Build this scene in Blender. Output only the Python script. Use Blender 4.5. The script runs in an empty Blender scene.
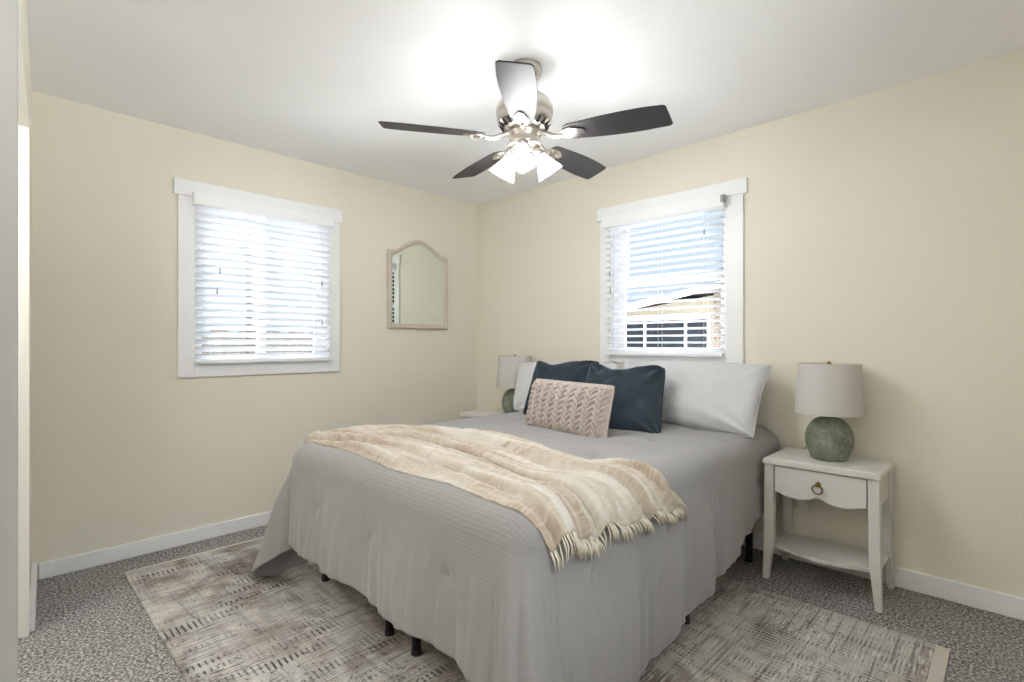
import bpy, math, random
from mathutils import Vector, Matrix, noise
random.seed(7)
S = bpy.context.scene
COL = S.collection
PI = math.pi

# ------------------------------------------------------------------ camera
cam_d = bpy.data.cameras.new('camera')
cam = bpy.data.objects.new('camera', cam_d); COL.objects.link(cam)
cam_d.sensor_fit = 'HORIZONTAL'; cam_d.sensor_width = 36.0
cam_d.lens = 36.0 * 511 / 1024
cam_d.shift_y = 2.5 / 1024
cam_d.clip_start = 0.01
cam.location = (3.486, -3.094, 1.182)
cam.rotation_euler = (PI / 2, 0, math.atan2(0.7008, 0.7134))
S.camera = cam

# ------------------------------------------------------------------ world
W = bpy.data.worlds.new('sky'); S.world = W; W.use_nodes = True
nt = W.node_tree; nt.nodes.clear()
tc = nt.nodes.new('ShaderNodeTexCoord'); sp = nt.nodes.new('ShaderNodeSeparateXYZ')
rp = nt.nodes.new('ShaderNodeValToRGB'); bg = nt.nodes.new('ShaderNodeBackground'); ou = nt.nodes.new('ShaderNodeOutputWorld')
mr = nt.nodes.new('ShaderNodeMapRange'); mr.inputs['From Min'].default_value = -1; mr.inputs['From Max'].default_value = 1
nt.links.new(tc.outputs['Generated'], sp.inputs[0]); nt.links.new(sp.outputs['Z'], mr.inputs['Value'])
nt.links.new(mr.outputs[0], rp.inputs[0]); nt.links.new(rp.outputs[0], bg.inputs[0]); nt.links.new(bg.outputs[0], ou.inputs[0])
el = rp.color_ramp.elements
el[0].position = 0.0; el[0].color = (1.0, 1.0, 1.0, 1)
el[1].position = 1.0; el[1].color = (1, 1, 1, 1)
for p_, c_ in ((.44, (.70, .69, .68, 1)), (.49, (.34, .34, .34, 1)), (.5, (.11, .125, .145, 1)), (.64, (.102, .122, .148, 1)), (.80, (1.5, 1.55, 1.6, 1))):
    e_ = el.new(p_); e_.color = c_
bg.inputs['Strength'].default_value = 3.8

# ------------------------------------------------------------------ view
S.view_settings.view_transform = 'Standard'; S.view_settings.look = 'None'
S.view_settings.gamma = 1.0; S.view_settings.use_curve_mapping = False
S.view_settings.exposure = 0.9
S.cycles.use_denoising = True
S.cycles.max_bounces = 14; S.cycles.diffuse_bounces = 8; S.cycles.transparent_max_bounces = 24
S.cycles.sample_clamp_indirect = 6.0
BULB_W = 5.8

sun_d = bpy.data.lights.new('sun', 'SUN'); sun_d.energy = 14.0; sun_d.angle = .02; sun_d.color = (1, .985, .97)
sun = bpy.data.objects.new('sun', sun_d); COL.objects.link(sun)
sun.rotation_euler = Vector((-.5, .5, .75)).to_track_quat('Z', 'Y').to_euler()
def portal(name, loc, rot, sx, sy):
    d = bpy.data.lights.new(name, 'AREA'); d.shape = 'RECTANGLE'; d.size = sx; d.size_y = sy
    d.cycles.is_portal = True
    o = bpy.data.objects.new(name, d); COL.objects.link(o); o.location = loc; o.rotation_euler = rot
portal('sky_portal_left', (-.16, -1.83, 1.55), (0, -PI / 2, 0), 1.05, .85)
portal('sky_portal_back', (1.86, .16, 1.58), (-PI / 2, 0, 0), .85, 1.05)

portal('sky_portal_right', (4.2, -2.17, 1.73), (0, PI / 2, 0), 1.05, 1.35)  # portal for the added fill window in the unseen right wall
for hx, he in ((1.2, 17), (2.9, 10)):  # added fill points in the unseen hall, brightening the room from behind
    hl = bpy.data.lights.new('added_hall_fill', 'POINT'); hl.energy = he; hl.color = (.99, .985, .99); hl.shadow_soft_size = .15
    ho_ = bpy.data.objects.new('added_hall_fill', hl); COL.objects.link(ho_); ho_.location = (hx, -3.6, 2.0)

# ------------------------------------------------------------------ materials
def s2l(c):
    return tuple((x / 255 / 12.92 if x / 255 <= .04045 else ((x / 255 + .055) / 1.055) ** 2.4) for x in c)
class M:
    """small node builder around one Principled shader"""
    def __init__(s, name, col=(200, 200, 200), rough=.6, metal=0, spec=.5, **kw):
        s.m = bpy.data.materials.new(name); s.m.use_nodes = True; s.t = s.m.node_tree
        s.b = s.t.nodes['Principled BSDF']; s.out = s.t.nodes['Material Output']
        s.b.inputs['Base Color'].default_value = (*s2l(col), 1); s.b.inputs['Roughness'].default_value = rough
        s.b.inputs['Metallic'].default_value = metal; s.b.inputs['Specular IOR Level'].default_value = spec
        for k, v in kw.items(): s.b.inputs[k.replace('_', ' ')].default_value = v
    def n(s, typ, **kw):
        nd = s.t.nodes.new(typ)
        for k, v in kw.items():
            if hasattr(nd, k): setattr(nd, k, v)
            else: nd.inputs[k.replace('_', ' ')].default_value = v
        return nd
    def l(s, a, b): s.t.links.new(a, b)
    def coord(s, kind='Object', scale=(1, 1, 1), rot=(0, 0, 0)):
        c = s.n('ShaderNodeTexCoord'); mp = s.n('ShaderNodeMapping')
        mp.inputs['Scale'].default_value = scale; mp.inputs['Rotation'].default_value = rot
        s.l(c.outputs[kind], mp.inputs[0]); return mp.outputs[0]
    def noise(s, vec, scale, detail=3, rough=.5, dist=0):
        nd = s.n('ShaderNodeTexNoise'); nd.inputs['Scale'].default_value = scale; nd.inputs['Detail'].default_value = detail
        nd.inputs['Roughness'].default_value = rough; nd.inputs['Distortion'].default_value = dist
        s.l(vec, nd.inputs['Vector']); return nd.outputs['Fac']
    def ramp(s, fac, stops):
        r = s.n('ShaderNodeValToRGB'); e = r.color_ramp.elements
        e[0].position, e[1].position = stops[0][0], stops[-1][0]
        def cc(c): return (*s2l(c), 1) if isinstance(c, tuple) else (c, c, c, 1)
        e[0].color = cc(stops[0][1]); e[1].color = cc(stops[-1][1])
        for p, c in stops[1:-1]:
            x = e.new(p); x.color = cc(c)
        s.l(fac, r.inputs[0]); return r.outputs[0]
    def math(s, op, a, b=None):
        nd = s.n('ShaderNodeMath', operation=op)
        for i, v in enumerate((a, b)):
            if v is None: continue
            if isinstance(v, (int, float)): nd.inputs[i].default_value = v
            else: s.l(v, nd.inputs[i])
        return nd.outputs[0]
    def mix(s, fac, a, b, mode='MIX'):
        nd = s.n('ShaderNodeMix', data_type='RGBA', blend_type=mode)
        for i, v in ((0, fac), (6, a), (7, b)):
            if isinstance(v, (int, float)): nd.inputs[i].default_value = v
            elif isinstance(v, tuple): nd.inputs[i].default_value = (*s2l(v), 1)
            else: s.l(v, nd.inputs[i])
        return nd.outputs[2]
    def bump(s, h, strength=.3, dist=.002, prev=None):
        nd = s.n('ShaderNodeBump'); nd.inputs['Strength'].default_value = strength; nd.inputs['Distance'].default_value = dist
        s.l(h, nd.inputs['Height'])
        if prev is not None: s.l(prev, nd.inputs['Normal'])
        s.l(nd.outputs[0], s.b.inputs['Normal']); return nd.outputs[0]
    def col(s, c): s.l(c, s.b.inputs['Base Color'])
MAT = {}
def simple(name, col, rough=.5, metal=0, bumpscale=None, bs=.1, **kw):
    k = M(name, col, rough, metal, **kw)
    if bumpscale: k.bump(k.noise(k.coord(), bumpscale, 4), bs, .002)
    MAT[name] = k.m; return k
# painted walls: cream, faint roller texture
k = simple('cream_wall_paint', (232, 219, 190), .75, spec=.25)
k.col(k.mix(k.noise(k.coord(), 1.5, 2), (226, 221, 207), (229, 224, 211)))
k.bump(k.noise(k.coord(), 180, 3), .12, .0015)
k = simple('ceiling_paint', (246, 247, 248), .85, spec=.2); k.bump(k.noise(k.coord(), 120, 4), .2, .002)
k = simple('white_trim_paint', (236, 237, 238), .4); k.bump(k.noise(k.coord(), 60, 2), .04, .001)
k = simple('white_furniture_paint', (212, 211, 206), .35); k.bump(k.noise(k.coord('Object', (1, 1, 14)), 30, 3), .04, .001)
simple('door_paint', (178, 178, 175), .45)
simple('white_vinyl', (240, 241, 243), .35, bumpscale=40, bs=.03)
# carpet
k = simple('grey_carpet', (120, 118, 116), .95, spec=.1)
v = k.coord()
n1 = k.noise(v, 92, 3, .75); n2 = k.noise(v, 5, 3); n3 = k.noise(v, 150, 2, .6)
c1 = k.ramp(n1, [(.40, (38, 37, 36)), (.5, (118, 116, 115)), (.6, (226, 224, 222))])
c2 = k.mix(.35, c1, k.ramp(n3, [(.3, (60, 58, 56)), (.7, (190, 188, 186))]))
k.col(k.mix(k.ramp(n2, [(.42, 0.0), (.62, .22)]), c2, (168, 166, 164)))
k.bump(k.math('ADD', n1, n3), .6, .008)
# rug : distressed cross-hatched weave
k = simple('distressed_rug_weave', (150, 145, 140), .95, spec=.05)
v = k.coord()
big = k.noise(v, 1.7, 3, .6, .6); mid = k.noise(k.coord('Object', (1, 2.2, 1)), 3.2, 4, .65)
base = k.ramp(big, [(.32, (108, 98, 91)), (.42, (146, 138, 132)), (.52, (190, 187, 183)), (.6, (176, 170, 165)), (.68, (132, 119, 110))])
# rungs lie across long bands of weave
sx = k.n('ShaderNodeSeparateXYZ'); k.l(k.coord('Object', (1, 1, 1)), sx.inputs[0])
wob = k.math('MULTIPLY', k.noise(v, 9, 2), .012)
ph = k.math('MULTIPLY', k.math('ADD', sx.outputs['Y'], wob), 2 * PI / .021)
rung = k.ramp(k.math('SINE', ph), [(.25, 0.0), (.7, 1.0)])
phx = k.math('MULTIPLY', k.math('ADD', sx.outputs['X'], wob), 2 * PI / .015)
rungx = k.ramp(k.math('SINE', phx), [(.3, 0.0), (.8, 1.0)])
bandm = k.ramp(k.noise(k.coord('Object', (17, 2.6, 1)), 1, 3, .6), [(.50, 0.0), (.56, 1.0)])
bandx = k.ramp(k.noise(k.coord('Object', (3.0, 22, 1)), 1, 3, .6), [(.53, 0.0), (.60, 1.0)])
mA = k.ramp(k.noise(k.coord('Object', (2.4, 2.4, 1)), 1, 3, .6), [(.44, .15), (.56, 1.0)])
dA = k.math('MULTIPLY', k.math('MULTIPLY', rung, bandm), mA)
dB = k.math('MULTIPLY', k.math('MULTIPLY', rungx, bandx), .7)
dark = k.math('MAXIMUM', dA, dB)
blot = k.math('MULTIPLY', k.ramp(k.noise(k.coord('Object', (34, 26, 1)), 1, 4, .7), [(.56, 0.0), (.64, .9)]), mA)
dark = k.math('MAXIMUM', dark, blot)
lx = k.noise(k.coord('Object', (95, 2.2, 1)), 1, 2, .5)
lines = k.math('MAXIMUM', k.ramp(lx, [(.57, 0.0), (.66, .9)]), k.ramp(k.noise(k.coord('Object', (3, 110, 1)), 1, 2, .5), [(.56, 0.0), (.66, .5)]))
c = k.mix(k.math('MULTIPLY', lines, .8), base, (120, 112, 106))
c = k.mix(k.math('MULTIPLY', dark, .92), c, (58, 57, 58))
lite = k.math('MULTIPLY', k.ramp(k.noise(k.coord('Object', (120, 14, 1)), 1, 2, .5), [(.54, 0.0), (.62, .6)]), k.ramp(mid, [(.4, 1.0), (.6, 0.0)]))
c = k.mix(lite, c, (226, 223, 218))
k.col(c); k.bump(k.math('ADD', k.noise(k.coord('Object', (300, 90, 1)), 1, 2), lx), .6, .003)
k = simple('rug_binding', (196, 190, 181), .9); k.bump(k.noise(k.coord('Object', (60, 300, 1)), 1, 2), .6, .003)
# comforter : grey linen look with fine woven stripes across the bed (v of the sheet)
k = simple('grey_comforter_cloth', (156, 155, 155), .9, spec=.15)
k.b.inputs['Sheen Weight'].default_value = .25; k.b.inputs['Sheen Roughness'].default_value = .6
uv = k.n('ShaderNodeTexCoord').outputs['UV']; su = k.n('ShaderNodeSeparateXYZ'); k.l(uv, su.inputs[0])
st = k.math('SINE', k.math('MULTIPLY', su.outputs['Y'], 2 * PI / .0135))
mp = k.n('ShaderNodeMapping'); mp.inputs['Scale'].default_value = (1, 1, 1); k.l(uv, mp.inputs[0])
fn = k.noise(mp.outputs[0], 260, 2); md = k.noise(mp.outputs[0], 6, 4, .6)
sr = k.ramp(st, [(0.0, 0.0), (.35, .2), (.9, 1.0)])
k.col(k.mix(k.math('MULTIPLY', sr, .8), (141, 139, 139), (147, 145, 145)))
b1 = k.bump(sr, .15, .002); b2 = k.bump(fn, .6, .0015, b1); k.bump(md, .45, .014, b2)
simple('mattress_ticking', (225, 224, 220), .9, bumpscale=60, bs=.3)
# throw
k = simple('cream_gauze_throw', (224, 206, 176), .95, spec=.05)
uv = k.n('ShaderNodeTexCoord').outputs['UV']
def um(sc):
    mp = k.n('ShaderNodeMapping'); mp.inputs['Scale'].default_value = sc; k.l(uv, mp.inputs[0]); return mp.outputs[0]
s1 = k.noise(um((1.2, 22, 1)), 1, 3, .6); s2 = k.noise(um((60, 14, 1)), 1, 3, .6); s3 = k.noise(um((220, 220, 1)), 1, 3, .6)
cc = k.ramp(s1, [(.38, (170, 152, 134)), (.5, (190, 179, 163)), (.64, (207, 203, 196))])
cc = k.mix(k.math('MULTIPLY', k.ramp(s2, [(.45, 0.0), (.65, 1.0)]), .35), cc, (218, 213, 204))
k.col(cc); k.bump(k.math('ADD', k.math('ADD', s2, s3), s1), .7, .005)
k.b.inputs['Sheen Weight'].default_value = .3
simple('cream_fringe_yarn', (214, 206, 190), .95, bumpscale=300, bs=.5)
# pillows
k = simple('white_cotton', (200, 201, 203), .9, spec=.1); k.bump(k.noise(k.coord(), 7, 4, .6), .3, .012)
k = simple('navy_velvet', (48, 56, 64), .85, spec=.1)
k.b.inputs['Sheen Weight'].default_value = .35; k.b.inputs['Sheen Roughness'].default_value = .4; k.b.inputs['Sheen Tint'].default_value = (.5, .65, .8, 1)
k.col(k.mix(k.noise(k.coord(), 9, 4), (42, 50, 58), (60, 70, 78))); k.bump(k.noise(k.coord('Object', (1, 3, 3)), 9, 4, .6), .5, .012)
k = simple('taupe_knit', (196, 178, 166), .95, spec=.05)
k.col(k.mix(k.noise(k.coord(), 70, 3), (170, 158, 150), (200, 191, 184))); k.bump(k.noise(k.coord(), 320, 2), .8, .003)
# lamps
k = simple('sage_glazed_ceramic', (120, 136, 118), .55)
v = k.coord(); a = k.noise(v, 16, 5, .65); b = k.noise(v, 90, 3, .7)
c = k.ramp(a, [(.3, (92, 99, 84)), (.5, (116, 123, 106)), (.7, (144, 150, 134))])
c = k.mix(k.ramp(b, [(.58, 0.0), (.68, .6)]), c, (176, 184, 166)); c = k.mix(k.ramp(b, [(.32, .6), (.42, 0.0)]), c, (74, 92, 78))
k.col(c); k.bump(b, .35, .003)
k = simple('linen_shade', (220, 218, 214), .9, spec=.1)
k.bump(k.math('ADD', k.noise(k.coord('Object', (40, 40, 500)), 1, 2), k.noise(k.coord('Object', (300, 300, 30)), 1, 2)), .5, .001)
tr = k.n('ShaderNodeBsdfTranslucent'); tr.inputs['Color'].default_value = (.8, .77, .7, 1)
mx = k.n('ShaderNodeMixShader'); mx.inputs[0].default_value = .25
k.l(k.b.outputs[0], mx.inputs[1]); k.l(tr.outputs[0], mx.inputs[2]); k.l(mx.outputs[0], k.out.inputs[0])
k = simple('brass', (150, 122, 76), .3, 1); simple('black_steel', (22, 22, 24), .4, .3)
k = simple('brushed_nickel', (196, 190, 182), .28, 1); k.bump(k.noise(k.coord('Object', (1, 1, 60)), 20, 2), .08, .001)
simple('dark_slot', (28, 26, 25), .6)
k = simple('espresso_blade', (42, 39, 40), .5); k.bump(k.noise(k.coord('Object', (3, 40, 1)), 3, 3), .08, .001)
simple('white_plastic', (226, 226, 224), .4); simple('grey_cord', (120, 112, 100), .5); simple('clear_tip', (150, 150, 152), .3)
# mirror
k = simple('whitewashed_taupe_wood', (200, 188, 175), .6)
g = k.noise(k.coord('Object', (1, 18, 3)), 14, 4, .65); k.col(k.ramp(g, [(.35, (182, 168, 154)), (.6, (214, 204, 193))])); k.bump(g, .25, .002)
simple('mirror_glass', (226, 232, 226), .01, 1)
# blinds : white slats that let daylight through
k = simple('white_blind_slat', (244, 245, 247), .4)
tr = k.n('ShaderNodeBsdfTranslucent'); tr.inputs['Color'].default_value = (.93, .94, .96, 1)
mx = k.n('ShaderNodeMixShader'); mx.inputs[0].default_value = .7
k.l(k.b.outputs[0], mx.inputs[1]); k.l(tr.outputs[0], mx.inputs[2]); k.l(mx.outputs[0], k.out.inputs[0])
# window glass / lamp glass
def glassy(name, tint, gl, diff=0.0):
    k = M(name); k.t.nodes.remove(k.b)
    t = k.n('ShaderNodeBsdfTransparent'); t.inputs[0].default_value = (*tint, 1)
    g = k.n('ShaderNodeBsdfGlossy'); g.inputs['Roughness'].default_value = .03
    f = k.n('ShaderNodeFresnel'); f.inputs[0].default_value = gl
    mx = k.n('ShaderNodeMixShader'); k.l(f.outputs[0], mx.inputs[0]); k.l(t.outputs[0], mx.inputs[1]); k.l(g.outputs[0], mx.inputs[2])
    o = mx.outputs[0]
    if diff:
        d = k.n('ShaderNodeBsdfTranslucent'); d.inputs[0].default_value = (.95, .95, .95, 1)
        m2 = k.n('ShaderNodeMixShader'); m2.inputs[0].default_value = diff; k.l(o, m2.inputs[1]); k.l(d.outputs[0], m2.inputs[2]); o = m2.outputs[0]
    k.l(o, k.out.inputs[0]); MAT[name] = k.m
glassy('window_glass', (.96, .98, .98), 1.3)
glassy('ribbed_lamp_glass', (.97, .97, .97), 1.5, .04)
k = M('lit_bulb'); k.b.inputs['Emission Color'].default_value = (1, .96, .9, 1); k.b.inputs['Emission Strength'].default_value = 9; MAT['lit_bulb'] = k.m
# outside
simple('tan_siding', (126, 118, 104), .8, bumpscale=20); simple('grey_shingle', (92, 98, 110), .9, bumpscale=30, bs=.5)
simple('dark_pane', (26, 30, 36), .15); simple('brown_brick', (120, 92, 74), .9, bumpscale=18, bs=.6)
k = MAT['brown_brick']
k = M('brown_brickwork', rough=.9); br = k.n('ShaderNodeTexBrick', Scale=6); br.inputs['Color1'].default_value = (*s2l((100, 88, 80)), 1)
br.inputs['Color2'].default_value = (*s2l((66, 56, 50)), 1); br.inputs['Mortar'].default_value = (*s2l((140, 132, 122)), 1)
k.l(k.coord('Object', (1, 1, 1), (PI / 2, 0, 0)), br.inputs['Vector']); k.col(br.outputs['Color']); MAT['brown_brickwork'] = k.m
simple('pale_gravel', (222, 222, 222), .95, bumpscale=30, bs=.6); simple('dark_post_wood', (52, 44, 38), .8, bumpscale=20)
simple('weathered_fence', (72, 68, 62), .9, bumpscale=14); simple('eave_white', (232, 233, 236), .6, bumpscale=30)
k = simple('hall_paint', (226, 224, 216), .8, bumpscale=80)

# ------------------------------------------------------------------ mesh helpers
class G:
    def __init__(s): s.v = []; s.f = []; s.uv = []
    def add(s, vs, fs):
        b = len(s.v); s.v += [tuple(p) for p in vs]; s.f += [tuple(i + b for i in f) for f in fs]; return s
    def box(s, lo, hi, mat=None):
        x0, y0, z0 = lo; x1, y1, z1 = hi
        vs = [(x0, y0, z0), (x1, y0, z0), (x1, y1, z0), (x0, y1, z0), (x0, y0, z1), (x1, y0, z1), (x1, y1, z1), (x0, y1, z1)]
        if mat is not None: vs = [mat @ Vector(p) for p in vs]
        return s.add(vs, [(3, 2, 1, 0), (4, 5, 6, 7), (0, 1, 5, 4), (1, 2, 6, 5), (2, 3, 7, 6), (3, 0, 4, 7)])
    def grid(s, nu, nv, fn, cu=False, cv=False):
        b = len(s.v)
        for j in range(nv):
            for i in range(nu): s.v.append(tuple(fn(i, j)))
        for j in range(nv if cv else nv - 1):
            for i in range(nu if cu else nu - 1):
                i2 = (i + 1) % nu; j2 = (j + 1) % nv
                s.f.append((b + j * nu + i, b + j * nu + i2, b + j2 * nu + i2, b + j2 * nu + i))
        return s
    def lathe(s, prof, n=48, mat=None, closed=False):
        mat = mat or Matrix()
        def fn(i, j):
            a = 2 * PI * i / n; r, z = prof[j]; return mat @ Vector((r * math.cos(a), r * math.sin(a), z))
        b = len(s.v); s.grid(n, len(prof), fn, cu=True, cv=closed)
        if not closed:
            if prof[0][0] > 1e-5: s.f.append(tuple(b + n - 1 - i for i in range(n)))
            if prof[-1][0] > 1e-5: s.f.append(tuple(b + (len(prof) - 1) * n + i for i in range(n)))
        return s
    def tube(s, pts, r, n=8, cap=True):
        pts = [Vector(p) for p in pts]; b = len(s.v); m = len(pts)
        up = Vector((0, 0, 1)); prev = None
        rs = r if isinstance(r, (list, tuple)) else [r] * m
        for i, p in enumerate(pts):
            t = (pts[min(i + 1, m - 1)] - pts[max(i - 1, 0)]).normalized()
            a = prev if prev is not None else (up if abs(t.z) < .9 else Vector((1, 0, 0)))
            a = (a - t * a.dot(t)).normalized(); c = t.cross(a); prev = a
            for q in range(n):
                w = 2 * PI * q / n; s.v.append(tuple(p + (a * math.cos(w) + c * math.sin(w)) * rs[i]))
        for i in range(m - 1):
            for q in range(n):
                q2 = (q + 1) % n; s.f.append((b + i * n + q, b + i * n + q2, b + (i + 1) * n + q2, b + (i + 1) * n + q))
        if cap:
            s.f.append(tuple(b + n - 1 - q for q in range(n))); s.f.append(tuple(b + (m - 1) * n + q for q in range(n)))
        return s
    def prism(s, outline, axis, a0, a1, mat=None):
        """outline: 2-D points; axis: extrude axis; (other two axes in order)"""
        def P(p, t):
            q = {0: (t, p[0], p[1]), 1: (p[0], t, p[1]), 2: (p[0], p[1], t)}[axis]
            return mat @ Vector(q) if mat is not None else q
        n = len(outline); vs = [P(p, a0) for p in outline] + [P(p, a1) for p in outline]
        fs = [tuple(range(n))[::-1], tuple(range(n, 2 * n))] + [(i, (i + 1) % n, n + (i + 1) % n, n + i) for i in range(n)]
        return s.add(vs, fs)
def mk(name, g, mat, parent=None, smooth=False, bevel=0, mods=(), uvs=None, origin=None):
    off = Vector(parent.get('_o', (0, 0, 0))) if parent is not None else Vector(origin or (0, 0, 0))
    me = bpy.data.meshes.new(name)
    me.from_pydata([tuple(Vector(p) - off) for p in g.v], [], g.f); me.validate()
    import bmesh
    bm = bmesh.new(); bm.from_mesh(me); bmesh.ops.recalc_face_normals(bm, faces=bm.faces); bm.to_mesh(me); bm.free()
    if smooth: me.polygons.foreach_set('use_smooth', [True] * len(me.polygons))
    if uvs:
        l = me.uv_layers.new(name='UVMap')
        for lp in me.loops: l.data[lp.index].uv = uvs[lp.vertex_index]
    for m in (mat if isinstance(mat, (list, tuple)) else [mat]): me.materials.append(MAT[m])
    o = bpy.data.objects.new(name, me); COL.objects.link(o)
    if parent is not None:
        o.parent = parent; o['_o'] = tuple(off)
    elif origin: o.location = off
    if parent is None: o['_o'] = tuple(off)
    if bevel:
        b = o.modifiers.new('bevel', 'BEVEL'); b.width = bevel; b.segments = 3; b.limit_method = 'ANGLE'; b.angle_limit = .6
        me.polygons.foreach_set('use_smooth', [True] * len(me.polygons))
        w = o.modifiers.new('wn', 'WEIGHTED_NORMAL'); w.keep_sharp = False
    return o
def tag(o, label, cat, group=None):
    o['label'] = label; o['category'] = cat
    if group: o['group'] = group
    return o
def thing(name, label, cat, loc=(0, 0, 0), group=None):
    o = bpy.data.objects.new(name, None); COL.objects.link(o); o.location = loc; o['_o'] = tuple(loc); o.empty_display_size = .05
    return tag(o, label, cat, group)
def struct(name, g, mat, **kw):
    o = mk(name, g, mat, **kw); o['kind'] = 'structure'; return o
def copy_tree(o, parent=None):
    c = o.copy(); COL.objects.link(c)
    if parent is not None: c.parent = parent
    for ch in list(o.children): copy_tree(ch, c)
    return c
def nz(x, y, z=0.0): return noise.noise(Vector((x, y, z)))

# ------------------------------------------------------------------ room
H = 2.44; T = .12; XR = 4.05; YR = -3.0
def wall_holes(axis, face, outer, a0, a1, holes):
    """wall perpendicular to axis (0 = x) from face to outer, with rectangular holes (b0,b1,z0,z1)"""
    g = G(); bs = sorted({a0, a1, *[h[0] for h in holes], *[h[1] for h in holes]}); zs = sorted({0, H, *[h[2] for h in holes], *[h[3] for h in holes]})
    for i in range(len(bs) - 1):
        for j in range(len(zs) - 1):
            cb = (bs[i] + bs[i + 1]) / 2; cz = (zs[j] + zs[j + 1]) / 2
            if any(h[0] < cb < h[1] and h[2] < cz < h[3] for h in holes): continue
            lo, hi = sorted((face, outer))
            if axis == 0: g.box((lo, bs[i], zs[j]), (hi, bs[i + 1], zs[j + 1]))
            else: g.box((bs[i], lo, zs[j]), (bs[i + 1], hi, zs[j + 1]))
    return g
LW = (-2.25, -1.42, 1.06, 2.05); RW = (1.45, 2.26, 1.10, 2.06)
XW = (-2.85, -1.5, 1.20, 2.26)  # hole for the added fill window, out of view
g = G().box((-.12, YR - 1.2, -.12), (XR + .12, .12, 0)); struct('floor', g, 'grey_carpet')
g = G().box((-.12, YR - 1.2, H), (XR + .12, .12, H + .12)); struct('ceiling', g, 'ceiling_paint')
struct('wall_left', wall_holes(0, 0, -T, -3.2, T, [LW]), 'cream_wall_paint')
struct('wall_back', wall_holes(1, 0, T, 0, XR + T, [RW]), 'cream_wall_paint')
struct('wall_right', wall_holes(0, XR, XR + T, YR - 1.2, 0, [XW]), 'cream_wall_paint')
struct('wall_hall_rear', G().box((.0, YR - 1.2, 0), (XR, YR - 1.08, H)), 'cream_wall_paint')
struct('wall_hall_left', G().box((-T, YR - 1.2, 0), (0, -3.2, H)), 'cream_wall_paint')
# near wall: very slightly out of square, wide opening from x = .64
rot = Matrix.Translation((0, -2.954, 0)) @ Matrix.Rotation(-.0574, 4, 'Z')
g = G().box((-.0, -.11, 0), (.63, 0, H), rot).box((.63, -.11, 2.07), (XR + .15, 0, H), rot)
struct('wall_front', g, 'cream_wall_paint')
g = G().box((0, 0, 0), (.615, .02, .092), rot); struct('baseboard_front', g, 'white_trim_paint', bevel=.004)
g = G().box((0, -2.93, 0), (.015, 0, .082)); struct('baseboard_left', g, 'white_trim_paint', bevel=.004)
g = G().box((.015, -.015, 0), (XR, 0, .095)); struct('baseboard_back', g, 'white_trim_paint', bevel=.004)
g = G().box((XR - .015, YR, 0), (XR, -.015, .09)); struct('baseboard_right', g, 'white_trim_paint', bevel=.004)
# painted jamb board lining the end of the near wall and the underside of the header
g = G().box((.63, -.115, 0), (.645, .004, 2.07), rot).box((.645, -.115, 2.055), (XR + .1, .004, 2.07), rot)
struct('trim_1', g, 'hall_paint', bevel=.002)
# door leaf standing open behind the opening
d = struct('door_1', G().box((1.91, -3.80, .01), (1.95, -3.054, 2.045)), 'door_paint', bevel=.003)
g = G()
for z0, z1 in ((.2, .95), (1.1, 1.85)):
    for y0, y1 in ((-3.70, -3.47), (-3.40, -3.17)):
        g.box((1.946, y0, z0), (1.956, y1, z1))
mk('door_panel', g, 'door_paint', d, bevel=.004)
g = G().lathe([(.0, 0), (.026, 0), (.026, .006), (.01, .01), (.01, .03), (.027, .042), (.03, .058), (.02, .068), (0, .07)], 24, Matrix.Translation((1.95, -3.74, .95)) @ Matrix.Rotation(PI / 2, 4, 'Y'))
mk('door_handle', g, 'brushed_nickel', d, smooth=True)

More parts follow.
